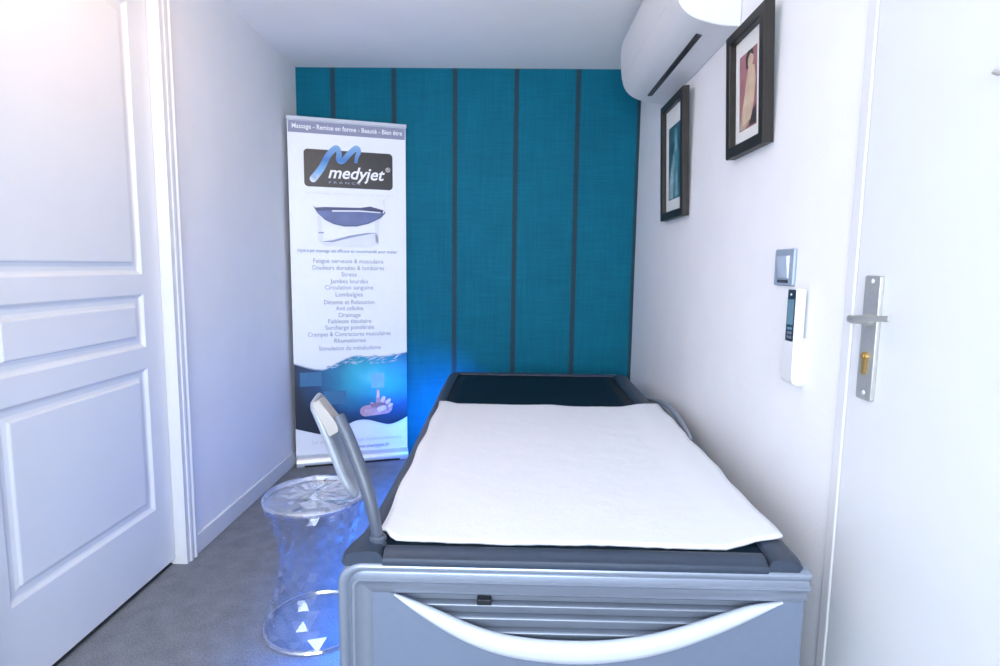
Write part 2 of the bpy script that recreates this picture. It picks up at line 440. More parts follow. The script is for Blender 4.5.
# hook at the frame edge on the door
hk = thing('coat_hook', 'small grey hook on the white door at the right edge', 'hook', (PX, .93, 1.53))
MB().lathe([(.012, 0), (.012, -.004), (.008, -.006)], (PX, .927, 1.545), 16, 'x').build('hook_base', M['white_plastic'], hk, origin=hk.location, smooth=True)
MB().tube(catmull([(PX-.004, .927, 1.545), (PX-.012, .928, 1.538), (PX-.014, .930, 1.528), (PX-.016, .936, 1.525), (PX-.018, .944, 1.530)], 5), .004, 10).build('hook_arm', M['steel'], hk, origin=hk.location, smooth=True)

# ================================================================ massage bed
BL, BR, BY0, BY1 = -.362, .63, 1.15, 3.29
bed = thing('massage_bed', 'silver grey water massage bed with dark rim beside the right wall', 'massage bed', (.13, 2.2, 0))
BO = bed.location
def bb(mb, name, m, parent=bed, **k): return mb.build(name, m, parent, origin=BO if parent is bed else BO, **k)

# cabinet under the rim
bb(MB().prism(rrect(-.300, .616, 1.205, 3.22, .05), lambda p, q, t: (p, q, t), .004, .590), 'cabinet', M['silver_panel'], bevel=.006)
# front moulding: profile swept along the top and down the left side
prof = [(.0, -.075), (.0, -.002), (.003, .008), (.010, .012), (.019, .009), (.024, .002), (.028, .004), (.033, .013), (.039, .013), (.046, .004), (.060, -.001), (.072, -.003), (.078, -.010), (.080, -.03)]
fy = 1.165
R_ = .055
path = [((.634, .598), (0, -1)), ((-.300, .598), (0, -1))]
path = []
for x in (.634, .55, .4, .25, .1, -.05, -.2, BL+R_): path.append(((x, .598), (0., -1.)))
for i in range(1, 9):
    a = math.radians(90+90*i/8); path.append(((BL+R_+R_*math.cos(a), .598-R_+R_*math.sin(a)), (-math.cos(a), -math.sin(a))))
for z in (.45, .3, .15, .004): path.append(((BL, z), (1., 0.)))
vs = []; n = len(prof)
for (x, z), (nx, nz) in path:
    for o, dd in prof:
        if x < BL+R_-.001 and z > .598-R_+.001:   # keep the inner side of the corner from folding
            oo = o
        else: oo = o
        vs.append((x+nx*oo, fy-dd, z+nz*oo))
# inner corner: clamp points to the inner rectangle
vs = [(max(x, BL+0), y, z) for x, y, z in vs]
fs = [(i*n+j, (i+1)*n+j, (i+1)*n+j+1, i*n+j+1) for i in range(len(path)-1) for j in range(n-1)]
fs += [tuple(range(n)), tuple(range((len(path)-1)*n, len(path)*n))]
bb(MB().add(vs, fs), 'front_moulding', M['silver'], smooth=True, angle=50)
# crescent curves (x, z)
lowc = [(-.242, .521), (-.20, .487), (-.141, .447), (-.078, .412), (-.013, .389), (.06, .376), (.136, .371), (.21, .375), (.29, .389), (.368, .413), (.45, .449), (.52, .486), (.584, .522)]
upc = [(-.242, .523), (-.20, .508), (-.141, .484), (-.078, .457), (-.013, .437), (.06, .427), (.136, .424), (.21, .427), (.29, .439), (.368, .460), (.45, .490), (.52, .515), (.584, .525)]
def smooth2(c): return [(v.x, v.y) for v in catmull([(x, z, 0) for x, z in c], 4)]
lowc, upc = smooth2(lowc), smooth2(upc)
mid = [((a[0]+b[0])/2, (a[1]+b[1])/2) for a, b in zip(lowc, upc)]
poly = [(-.292, .004), (-.292, .530)]+[(x, z) for x, z in mid]+[(.630, .536), (.630, .004)]
# front panel as a strip of quads so the concave outline stays clean
tops = [(-.292, .530)]+mid+[(.630, .536)]
pm = MB(); vs = []; k = len(tops)
for y in (1.170, 1.196):
    vs += [(x, y, z) for x, z in tops]+[(x, y, .004) for x, z in tops]
fs = []
for i in range(k-1):
    fs += [(i, i+1, k+i+1, k+i), (2*k+i, 3*k+i, 3*k+i+1, 2*k+i+1), (i, 2*k+i, 2*k+i+1, i+1), (k+i, k+i+1, 3*k+i+1, 3*k+i)]
fs += [(0, k, 3*k, 2*k), (k-1, 3*k-1, 4*k-1, 2*k-1)]
bb(pm.add(vs, fs), 'front_panel', M['silver_panel'], smooth=True, angle=30)
# white crescent grip: lens-shaped section along the curve
vs = []; fs = []; ns = len(lowc); sec = 10
for i, (a, b) in enumerate(zip(lowc, upc)):
    cx, cz = mid[i]; hx, hz = (b[0]-a[0])/2, (b[1]-a[1])/2
    hl = math.hypot(hx, hz)
    for j in range(sec):
        t = 2*PI*j/sec
        vs.append((cx+hx*math.cos(t), 1.168-math.sin(t)*min(.015, .004+hl*.6), cz+hz*math.cos(t)))
for i in range(ns-1):
    for j in range(sec): fs.append((i*sec+j, i*sec+(j+1) % sec, (i+1)*sec+(j+1) % sec, (i+1)*sec+j))
fs += [tuple(range(sec)), tuple(range((ns-1)*sec, ns*sec))]
g = bb(MB().add(vs, fs), 'front_grip', M['pearl'], smooth=True, angle=60); g['label'] = 'white crescent-shaped grip'
# louvre slats in the recess above the grip
sl = MB()
zt = [.545, .495, .465, .433, .402, .375]
for a, b in zip(zt, zt[1:]):
    sl.prism([(1.184, a), (1.181, a-.0015), (1.180, a-.0035), (1.182, a-.005), (1.196, b+.002), (1.202, b), (1.202, a)], lambda p, q, t: (t, p, q), -.27, .60)
bb(sl, 'vent_slats', M['slat'])
bb(MB().prism(rrect(-.0645, -.0335, .4965, .5095, .002), lambda p, q, t: (p, t, q), 1.174, 1.200), 'button', M['black'], bevel=.001)
# dark rim: U-shaped sweep (left side, head end, right side)
rp = [(.006, .5885), (.0, .593), (-.001, .601), (.005, .612), (.017, .619), (.040, .622), (.055, .621), (.062, .612), (.064, .600), (.064, .5885)]
pathr = []
def side(x, y, nx, ny, k): pathr.append(((x, y), (nx, ny), k))
for x, y, k in ((-.350, 1.158, 1.35), (-.354, 1.19, 1.35), (-.349, 1.22, 1.25), (-.336, 1.26, .95), (-.330, 1.35, .85), (-.328, 1.8, .85), (-.338, 2.4, .85), (-.345, 2.9, .85), (-.345, 3.21, .9)): side(x, y, 1, 0, k)
for i in range(1, 8):
    a = math.radians(180-90*i/8); side(-.275+.07*math.cos(a), 3.21+.07*math.sin(a), -math.cos(a), -math.sin(a), 1.)
for x in (-.27, -.1, .1, .3, .5, .585): side(x, 3.285, 0, -1, 1.15)
for i in range(1, 8):
    a = math.radians(90-90*i/8); side(.59+.07*math.cos(a), 3.215+.07*math.sin(a), -math.cos(a), -math.sin(a), 1.25)
for x, y, k in ((.660, 3.21, 1.4), (.655, 2.8, 1.4), (.648, 2.4, 1.3), (.636, 1.9, 1.2), (.628, 1.5, 1.1), (.628, 1.25, 1.15), (.627, 1.19, 1.2), (.622, 1.17, 1.15), (.610, 1.158, 1.0)): side(x, y, -1, 0, k)
vs = []; n = len(rp)
for (x, y), (nx, ny), k in pathr:
    for o, z in rp: vs.append((x+nx*o*k, y+ny*o*k, z))
fs = [(i*n+j, (i+1)*n+j, (i+1)*n+j+1, i*n+j+1) for i in range(len(pathr)-1) for j in range(n-1)]
fs += [(i*n+n-1, (i+1)*n+n-1, (i+1)*n, i*n) for i in range(len(pathr)-1)]
fs += [tuple(range(n)), tuple(range((len(pathr)-1)*n, len(pathr)*n))]
bb(MB().add(vs, fs), 'rim', M['rim'], smooth=True, angle=60)
# front rail between the two corner caps, with its crease
fp = [(1.180, .585), (1.158, .588), (1.1545, .594), (1.1535, .602), (1.156, .608), (1.161, .6105), (1.164, .6105), (1.170, .6155), (1.182, .6195), (1.194, .6195), (1.202, .613), (1.206, .600), (1.206, .585)]
rl = MB(); xs = [-.264, -.2, 0, .2, .4, .50, .530, .545]
vs = []; n = len(fp)
for i, x in enumerate(xs):
    for y, z in fp: vs.append((x, y, z))
fs = [(i*n+j, (i+1)*n+j, (i+1)*n+(j+1) % n, i*n+(j+1) % n) for i in range(len(xs)-1) for j in range(n)]
fs += [tuple(range(n)), tuple(range((len(xs)-1)*n, len(xs)*n))]
bb(rl.add(vs, fs), 'front_rail', M['rim'], smooth=True, angle=40)
# stretched dark water membrane, dipping slightly to its middle
mm = MB(); nx_, ny_ = 14, 26; vs = []; fs = []
for j in range(ny_+1):
    for i in range(nx_+1):
        u, v = i/nx_, j/ny_
        x = -.300+u*.868; y = 1.200+v*2.03
        vs.append((x, y, .609-.010*math.sin(PI*u)*math.sin(PI*v)))
for j in range(ny_):
    for i in range(nx_): a = j*(nx_+1)+i; fs.append((a, a+1, a+nx_+2, a+nx_+1))
bb(mm.add(vs, fs), 'membrane', M['membrane'], smooth=True, solid=.006)
# blue light strip below the rim, on the side that faces the room and round the head end
ls = MB().box(-.312, -.300, 1.30, 3.16, .500, .516)
lo = bb(ls, 'light_strip', M['led']); lo['label'] = 'glowing blue light strip'
# control arm on the near left corner
ca = MB().lathe([(.017, -.016), (.019, -.010), (.019, .006), (.0165, .008), (.0165, .012), (.0185, .014), (.0185, .022), (.015, .026)], (-.286, 1.213, .607), 24)
arm = bb(ca, 'control_arm', M['stalk'], smooth=True)
st = catmull([(-.286, 1.213, .622), (-.292, 1.216, .655), (-.303, 1.222, .700), (-.320, 1.232, .750), (-.341, 1.244, .798), (-.364, 1.256, .846), (-.386, 1.266, .884)], 5)
bb(MB().tube(st, [.0115+.0035*min(1, i/14) for i in range(len(st))], 16), 'stalk', M['stalk'], arm, smooth=True)
# console: curved slab seen nearly edge-on; its section runs along a curve in x/z, its breadth goes back in y
curve = catmull([(-.452, 0, .916), (-.440, 0, .886), (-.421, 0, .838), (-.402, 0, .786), (-.383, 0, .738), (-.356, 0, .692)], 5)
vs = []; fs = []; nS = len(curve); ring = 12
for i, p in enumerate(curve):
    t = (curve[min(i+1, nS-1)]-curve[max(i-1, 0)]).normalized(); nn = Vector((t.z, 0, -t.x))
    e = min(i, nS-1-i)/3; k = min(1, .35+.65*math.sqrt(min(1, e)))
    hw = .062*min(1, .72+.28*min(1, e))
    for j in range(ring):
        a = 2*PI*j/ring; cc, ss = math.cos(a), math.sin(a)
        q = Vector((p.x, 1.315, p.z))+Vector((-.17, .985, 0))*(hw*math.copysign(abs(cc)**.45, cc))+nn*(.012*k*math.copysign(abs(ss)**.6, ss))
        vs.append(tuple(q))
for i in range(nS-1):
    for j in range(ring): fs.append((i*ring+j, i*ring+(j+1) % ring, (i+1)*ring+(j+1) % ring, (i+1)*ring+j))
fs += [tuple(range(ring)), tuple(range((nS-1)*ring, nS*ring))]
bb(MB().add(vs, fs), 'control_panel', M['console'], arm, smooth=True, angle=60)
# beige clamp block that joins stalk and console
A, B = Vector((-.435, 1.262, .917)), Vector((-.391, 1.262, .846))
t = (B-A).normalized(); nn = Vector((-t.z, 0, t.x))
if nn.x < 0: nn = -nn
blk = MB(); vs = []
for yy in (1.248, 1.292):
    for P_, w0, w1 in ((A, -.006, .014), (B, -.012, .022)):
        vs += [tuple(Vector((P_.x, yy, P_.z))+nn*w0), tuple(Vector((P_.x, yy, P_.z))+nn*w1)]
blk.add(vs, [(0, 1, 3, 2), (4, 6, 7, 5), (0, 4, 5, 1), (2, 3, 7, 6), (0, 2, 6, 4), (1, 5, 7, 3)])
o = bb(blk, 'clamp_block', M['beige'], arm, bevel=.003); o['label'] = 'beige clamp block'
# grab handle on the wall side
gh = bb(MB().tube(catmull([(.664, 2.74, .600), (.672, 2.60, .622), (.676, 2.45, .638), (.676, 2.32, .634), (.672, 2.18, .614), (.664, 2.08, .596)], 6), .010, 12, squash=(1, 1)), 'grab_handle', M['console'], smooth=True)
gi = MB().prism([(2.70, .600), (2.56, .616), (2.45, .626), (2.34, .624), (2.2, .608), (2.12, .598)], lambda p, q, t: (t, p, q), .668, .676)
bb(gi, 'grip_plate', M['alu'], gh, bevel=.002)

# ================================================================ towel
tw = MB(); NX, NY = 64, 80; vs = []; fs = []
backl = [(0, 0), (.2, .022), (.37, .026), (.5, .044), (.6, .016), (.75, .008), (.88, -.004), (.94, .012), (1., .020)]
frontl = [(0, .029), (.022, .027), (.036, .003), (.1, .004), (.3, -.002), (.55, .004), (.74, -.004), (.84, -.004), (.92, .016), (1., .040)]
random.seed(2)
rough = [random.uniform(-.0018, .0018) for _ in range(NX+1)]
for j in range(NY+1):
    v = j/NY
    for i in range(NX+1):
        u = i/NX
        y0 = 1.214+interp(frontl, u)+rough[i]; y1 = 2.505+interp(backl, u)-.012+rough[(i*7) % NX]
        y = y0+(y1-y0)*v
        xl_ = -.288-.018*v+.003*math.sin(v*23); xr_ = .614+.036*v+.0035*math.sin(v*17+1)+.002*math.sin(v*41)
        x = xl_+(xr_-xl_)*u
        # rests on the membrane, rises over the rim at both sides
        el = max(0, min(1, (-.225-x)/.06)); er = max(0, min(1, (x-.470)/.09))
        z = .6185-.0095*math.sin(PI*max(0, min(1, (x+.3)/.868)))*math.sin(PI*max(0, min(1, (y-1.2)/2.03)))
        z += (.0105)*max(el*el*(3-2*el), er*er*(3-2*er))
        z += .0012*mnoise.noise((x*5, y*4, .3))+.0007*mnoise.noise((x*16, y*11, 2.))
        vs.append((x, y, z))
for j in range(NY):
    for i in range(NX): a = j*(NX+1)+i; fs.append((a, a+1, a+NX+2, a+NX+1))
tag(tw.add(vs, fs).build('towel', M['towel'], smooth=True, solid=.006, angle=80), 'white terry towel spread over the massage bed', 'towel')

# ================================================================ clear stool
SX, SY = -.645, 1.855
stool = thing('stool', 'clear faceted plastic hourglass stool beside the massage bed', 'stool', (SX, SY, 0))
SO = stool.location
def rad(t):   # t 0 floor .. 1 under the seat
    return interp([(0, .176), (.06, .171), (.2, .147), (.38, .121), (.55, .112), (.7, .118), (.85, .139), (1., .160)], t)
mb = MB(); NU, NV = 26, 15; vs = []; fs = []
for j in range(NV+1):
    t = j/NV
    for i in range(NU):
        a = 2*PI*(i+(.5 if j % 2 else 0))/NU
        r = rad(t)+(.0045 if (i+j) % 2 else -.0025)
        vs.append((SX+r*math.cos(a), SY+r*math.sin(a), .012+t*.425))
for j in range(NV):
    for i in range(NU):
        i2 = (i+1) % NU
        if j % 2 == 0: fs += [(j*NU+i, j*NU+i2, (j+1)*NU+i), (j*NU+i2, (j+1)*NU+i2, (j+1)*NU+i)]
        else: fs += [(j*NU+i, j*NU+i2, (j+1)*NU+i2), (j*NU+i, (j+1)*NU+i2, (j+1)*NU+i)]
mb.add(vs, fs).build('body', M['clear'], stool, origin=SO, solid=.006)
# seat disc: faceted top and underside
rings = [(.0, 1), (.035, 8), (.07, 16), (.105, 24), (.14, 32), (.163, 32)]
mb = MB(); NU = 32; random.seed(9); top = []; bot = []; vs = []; fs = []
rr = [.03, .06, .09, .12, .145, .163]
vs.append((SX, SY, .468))
for k, r in enumerate(rr):
    for i in range(NU):
        a = 2*PI*(i+(.5 if k % 2 else 0))/NU
        z = .468+(random.uniform(-.004, .002) if k < 5 else -.003)
        if k < 5: a += random.uniform(-.07, .07); r_ = r+random.uniform(-.011, .011)
        else: r_ = r
        vs.append((SX+r_*math.cos(a), SY+r_*math.sin(a), z))
for i in range(NU): fs.append((0, 1+i, 1+(i+1) % NU))
for k in range(len(rr)-1):
    a0 = 1+k*NU; b0 = a0+NU
    for i in range(NU):
        i2 = (i+1) % NU
        if k % 2 == 0: fs += [(a0+i, b0+i, a0+i2), (a0+i2, b0+i, b0+i2)]
        else: fs += [(a0+i, b0+i, b0+i2), (a0+i, b0+i2, a0+i2)]
n0 = len(vs)
for r, z in ((.168, .458), (.166, .447), (.158, .441)):
    for i in range(NU):
        a = 2*PI*(i+.5)/NU; vs.append((SX+r*math.cos(a), SY+r*math.sin(a), z))
prev = 1+5*NU
for k in range(3):
    b0 = n0+k*NU
    for i in range(NU): i2 = (i+1) % NU; fs.append((prev+i, b0+i, b0+i2, prev+i2))
    prev = b0
cidx = len(vs); 
for i in range(NU):
    a = 2*PI*(i+.5)/NU; vs.append((SX+.08*math.cos(a), SY+.08*math.sin(a), .446+random.uniform(-.004, .004)))
for i in range(NU): i2 = (i+1) % NU; fs.append((prev+i, cidx+i, cidx+i2, prev+i2))
vs.append((SX, SY, .446)); c2 = len(vs)-1
for i in range(NU): fs.append((cidx+i, c2, cidx+(i+1) % NU))
mb.add(vs, fs).build('seat', M['clear_top'], stool, origin=SO)
MB().lathe([(.172, .001), (.180, .001), (.183, .007), (.180, .013), (.172, .014), (.168, .006), (.172, .001)], (SX, SY, 0), 52, caps=False).build('base_ring', M['clear_edge'], stool, origin=SO, smooth=True)
MB().lathe([(.160, .447), (.1685, .449), (.1695, .455), (.166, .459), (.160, .447)], (SX, SY, 0), 52, caps=False).build('seat_rim', M['clear_edge'], stool, origin=SO, smooth=True)
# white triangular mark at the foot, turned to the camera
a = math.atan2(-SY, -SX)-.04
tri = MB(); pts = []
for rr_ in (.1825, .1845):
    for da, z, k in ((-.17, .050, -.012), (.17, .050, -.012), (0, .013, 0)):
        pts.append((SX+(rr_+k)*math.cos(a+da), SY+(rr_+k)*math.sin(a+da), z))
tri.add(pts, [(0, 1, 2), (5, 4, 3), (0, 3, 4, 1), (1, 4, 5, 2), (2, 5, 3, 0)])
o = tri.build('patch', M['white_plastic'], stool, origin=SO); o['label'] = 'white triangular patch'

# ================================================================ roll-up banner
bn = thing('roll_up_banner', 'tall white printed roll-up banner standing in the back left corner', 'banner', (-1.292, 3.385, 0), math.atan2(.203, .633))
def bp_(mb, name, m, parent=bn, **k): return mb.build(name, m, parent, **k)
BW = .675
cs = MB().prism([(-.042, .0), (.045, .0), (.045, .035), (.03, .055), (.006, .066), (-.02, .062), (-.040, .045), (-.046, .02)], lambda p, q, t: (t, p, q), .004, BW)
bp_(cs, 'cassette', M['alu'], bevel=.003)
bp_(MB().box(.05, .62, -.049, -.043, .002, .012), 'foot_strip', M['black'])
bp_(MB().tube([(.34, .022, .05), (.34, .022, 2.045)], .009, 10), 'support_pole', M['alu'], smooth=True)
sheet = bp_(MB().box(.002, BW-.002, .0, .0012, .05, 2.045), 'printed_sheet', M['print_white'])
bp_(MB().box(-.004, BW+.003, -.008, .010, 2.036, 2.058), 'top_rail', M['pearl'], bevel=.003)
LAY = [0]
def lay():
    LAY[0] += 1; return -.0006*LAY[0]
def pr(polys, name, m, y=None):
    mb = MB(); y = lay() if y is None else y
    for pl_ in polys: mb.flat(pl_, y)
    return mb.build(name, m, sheet)
def text(body, x0, x1, zbase, h, name, m, y, shear=0., bold=0., parent=None):
    """lettering fitted between x0 and x1 with cap height h on the sheet"""
    cu = bpy.data.curves.new('t', 'FONT'); cu.body = body; cu.size = 1.; cu.shear = shear; cu.offset = bold; cu.resolution_u = 3
    ob = bpy.data.objects.new('t', cu); COL.objects.link(ob)
    bpy.context.view_layer.update()
    me = bpy.data.meshes.new_from_object(ob.evaluated_get(bpy.context.evaluated_depsgraph_get()))
    bpy.data.objects.remove(ob)
    xs_ = [v.co.x for v in me.vertices]
    a_, b_ = min(xs_), max(xs_)
    sx = (x1-x0)/(b_-a_); sz = h/.70
    vs_ = [(x0+(v.co.x-a_)*sx, y, zbase+v.co.y*sz) for v in me.vertices]
    fs_ = [tuple(p_.vertices) for p_ in me.polygons]
    return vs_, fs_
def put_text(items, name, m):
    mb = MB(); y = lay()
    for it in items:
        v_, f_ = text(*it[:5], name, m, y, *it[5:]); mb.add(v_, f_)
    return mb.build(name, m, sheet)
pr([[(.006, 1.968), (BW-.006, 1.968), (BW-.006, 2.034), (.006, 2.034)]], 'header_band', M['print_mauve'])
put_text([('Massage - Remise en forme - Beauté - Bien être', .028, .652, 1.992, .026, 0., .012)], 'header_text', M['print_letter'])
pr([rrect(.088, .594, 1.668, 1.880, .022)], 'logo_plate', M['print_black'])
def ribbon(pts, ws):
    P = catmull([(x, z, 0) for x, z in pts], 8); L = []; Rr = []
    W = [interp(list(zip([i*8 for i in range(len(ws))], ws)), i) for i in range(len(P))]
    out = []
    for i, p_ in enumerate(P):
        t_ = (P[min(i+1, len(P)-1)]-P[max(i-1, 0)]).normalized(); n_ = Vector((-t_.y, t_.x, 0))
        L.append(p_+n_*W[i]); Rr.append(p_-n_*W[i])
    return [[(L[i].x, L[i].y), (L[i+1].x, L[i+1].y), (Rr[i+1].x, Rr[i+1].y), (Rr[i].x, Rr[i].y)] for i in range(len(P)-1)]
sw = ribbon([(.138, 1.712), (.185, 1.775), (.225, 1.850), (.268, 1.893), (.285, 1.870), (.284, 1.828), (.305, 1.822), (.340, 1.862), (.383, 1.900), (.398, 1.882), (.386, 1.850), (.380, 1.815)],
            [.020, .019, .017, .017, .015, .016, .015, .016, .016, .013, .011, .008])
sw.append([(.138+.020*math.cos(2*PI*i/14), 1.712+.020*math.sin(2*PI*i/14)) for i in range(14)])
pr(sw, 'logo_swoosh', M['swoosh'])
put_text([('medyjet', .222, .548, 1.722, .068, .28, .018), ('®', .552, .580, 1.772, .026)], 'logo_text', M['print_letter'])
put_text([('F R A N C E', .226, .405, 1.690, .013)], 'logo_subtext', M['print_ink'])
# printed picture of the bed
put_text([("Le massage hydro-jet, source de bien-être", .095, .60, 1.628, .012)], 'slogan_text', mat('print_faint', (.68, .71, .77), .6))
pr([[(.17, 1.345), (.24, 1.355), (.34, 1.385), (.44, 1.402), (.50, 1.405), (.51, 1.35), (.47, 1.335), (.3, 1.325), (.2, 1.325)],
    [(.155, 1.525), (.175, 1.51), (.185, 1.36), (.17, 1.345), (.157, 1.36)], [(.485, 1.50), (.515, 1.515), (.505, 1.35), (.488, 1.36)]], 'bed_picture_base', M['print_base'])
pr([[(.172, 1.352), (.24, 1.362), (.34, 1.392), (.44, 1.410), (.50, 1.412), (.44, 1.400), (.34, 1.378), (.24, 1.350)], [(.16, 1.408), (.19, 1.408), (.19, 1.400), (.16, 1.400)]], 'bed_picture_line', M['print_ink'])
pr([[(.133, 1.560), (.145, 1.548), (.20, 1.553), (.40, 1.556), (.46, 1.566), (.545, 1.545), (.548, 1.530), (.52, 1.50), (.45, 1.465), (.38, 1.447), (.31, 1.444), (.25, 1.455), (.20, 1.478), (.155, 1.52)][::-1]], 'bed_picture_tub', M['print_navy'])
pr([[(.150, 1.528), (.25, 1.538), (.40, 1.540), (.54, 1.530), (.52, 1.505), (.45, 1.470), (.38, 1.452), (.31, 1.449), (.25, 1.460), (.20, 1.483)]], 'bed_picture_front', M['print_blue'])
pr([[(.24, 1.536), (.40, 1.541), (.52, 1.535), (.52, 1.529), (.40, 1.533), (.24, 1.527)]] +
   ribbon([(.535, 1.53), (.545, 1.56), (.538, 1.60), (.552, 1.612)], [.004, .004, .005, .004]), 'bed_picture_highlight', M['print_base'])
# list of treatments
CX = .330
rows = [("Hydro-jet massage est efficace et recommandé pour traiter", .575, 1.302, .020),
        ("Fatigue nerveuse & musculaire", .405, 1.240, .026), ("Douleurs dorsales & lombaires", .415, 1.200, .026), ("Stress", .088, 1.161, .026),
        ("Jambes lourdes", .220, 1.120, .026), ("Circulation sanguine", .280, 1.083, .026), ("Lombalgies", .160, 1.041, .026),
        ("Détente et Relaxation", .295, .995, .026), ("Anti cellulite", .160, .958, .026), ("Drainage", .128, .917, .026), ("Faiblesse tissulaire", .252, .880, .026),
        ("Surcharge pondérale", .285, .842, .026), ("Crampes & Contractures musculaires", .485, .802, .026), ("Rhumatismes", .185, .762, .026), ("Stimulation du métabolisme", .365, .716, .026)]
put_text([(s_, CX-w_/2, CX+w_/2, z_-.012, h_, 0., .004) for s_, w_, z_, h_ in rows[:1]], 'intro_text', M['print_ink'])
yl = lay()
for s_, w_, z_, h_ in rows[1:]:
    v_, f_ = text(s_, CX-w_/2, CX+w_/2, z_-.012, h_, '', None, yl, 0., .002)
    MB().add(v_, f_).build('text_line', M['print_text'], sheet)
# underwater picture with its wavy top and bottom
wt = smooth2([(.003, .632), (.06, .612), (.12, .594), (.18, .592), (.24, .622), (.30, .650), (.36, .668), (.42, .662), (.50, .660), (.58, .664), (BW-.003, .682)])
wb = smooth2([(.003, .232), (.08, .208), (.15, .190), (.22, .198), (.29, .232), (.36, .262), (.43, .262), (.50, .240), (.56, .226), (.62, .242), (BW-.003, .268)])
pr([[wb[i], wb[i+1], wt[i+1], wt[i]] for i in range(len(wt)-1)], 'water_picture', M['water'])
sp_ = []
random.seed(6)
for i in range(34):
    x = random.uniform(.19, .62); z = interp(wt, x)-random.uniform(.0, .045)*(1 if .25 < x < .6 else .4)
    L_ = random.uniform(.02, .06); s_ = random.uniform(-.4, .7)
    sp_ += ribbon([(x-L_/2, z-s_*L_/2), (x, z+random.uniform(-.004, .008)), (x+L_/2, z+s_*L_/2)], [.0008, random.uniform(.002, .0045), .0008])
sp_ = [[(max(.004, min(BW-.004, a_)), b_) for a_, b_ in q] for q in sp_]
pr(sp_, 'splash_print', M['print_splash'])
wl = []
for i in range(len(wt)-1): wl.append([(wt[i][0], wt[i][1]-.006), (wt[i+1][0], wt[i+1][1]-.006), (wt[i+1][0], wt[i+1][1]), wt[i]])
pr(wl, 'waterline_print', mat('print_waterline', (.30, .42, .56), .5, noise=.4, nscale=30))
pr([[(.452, .462), (.532, .462), (.532, .556), (.452, .556)]], 'pale_square', M['print_square'])
pr([[(.17, .372), (.30, .372), (.30, .455), (.17, .455)], [(.035, .49), (.16, .49), (.16, .575), (.035, .575)]], 'dim_squares', M['print_square_dark'])
def cap(x0, z0, x1, z1, r0, r1, n=7):
    d = math.degrees(math.atan2(z1-z0, x1-x0)); return arc(x0, z0, r0, d+90, d+270, n)+arc(x1, z1, r1, d-90, d+90, n)
pr([cap(.415, .318, .54, .335, .034, .040), cap(.49, .352, .493, .445, .013, .009), cap(.512, .368, .525, .395, .016, .013), cap(.538, .360, .560, .382, .015, .011), cap(.55, .338, .575, .352, .013, .010), cap(.47, .345, .455, .362, .014, .012)], 'printed_hand', M['print_skin'])
pr([cap(.518, .378, .528, .398, .011, .010), cap(.545, .366, .562, .382, .010, .008), cap(.558, .342, .574, .352, .008, .007), cap(.491, .405, .493, .443, .006, .006), cap(.50, .325, .53, .335, .016, .014)], 'printed_hand_highlight', M['print_skin_light'])
put_text([("Le plaisir du massage hydro-relaxant", .10, .635, .134, .018)], 'footer_text', M['print_pale'])
put_text([("www.medyjet.fr", .335, .560, .088, .022, 0., .012)], 'website_text', M['print_ink'])

# ================================================================ air conditioner
ac = thing('air_conditioner', 'white wall-mounted air conditioner high on the right wall', 'air conditioner', (XR, 2.54, 2.02))
AO = ac.location
pf = [(0, 2.030), (.06, 2.034), (.110, 2.044), (.150, 2.056), (.185, 2.076), (.210, 2.106), (.223, 2.146), (.230, 2.21), (.231, 2.28), (.224, 2.325), (.200, 2.340), (0, 2.345)]
pfs = [(v.x, v.y) for v in catmull([(a_, b_, 0) for a_, b_ in pf], 4)]
pfs = [(max(.001, a_), b_) for a_, b_ in pfs]
body = MB().prism(pfs, lambda p, q, t: (XR-p, t, q), 2.063, 3.015)
body.build('body', M['ac'], ac, origin=AO, bevel=.006)
# front cover: thin shell over the front from the crease upwards
fc = [(.2248, 2.146), (.2325, 2.21), (.2335, 2.28), (.2265, 2.327)]
fc = [(v.x, v.y) for v in catmull([(a_, b_, 0) for a_, b_ in fc], 4)]
MB().prism(fc+[(a_-.012, b_) for a_, b_ in fc[::-1]], lambda p, q, t: (XR-p, t, q), 2.068, 3.010).build('front_cover', M['ac'], ac, origin=AO, bevel=.001)
o = MB().prism(rrect(2.165, 2.905, XR-.119, XR-.097, .002), lambda p, q, t: (q, p, t), 2.0405, 2.0520).build('air_slot', M['black'], ac, origin=AO); o['label'] = 'dark air outlet slot'
MB().prism([(.028, 2.0305), (.088, 2.0382), (.088, 2.046), (.028, 2.040)], lambda p, q, t: (XR-p, t, q), 2.15, 2.92).build('louvre_flap', M['ac'], ac, origin=AO)

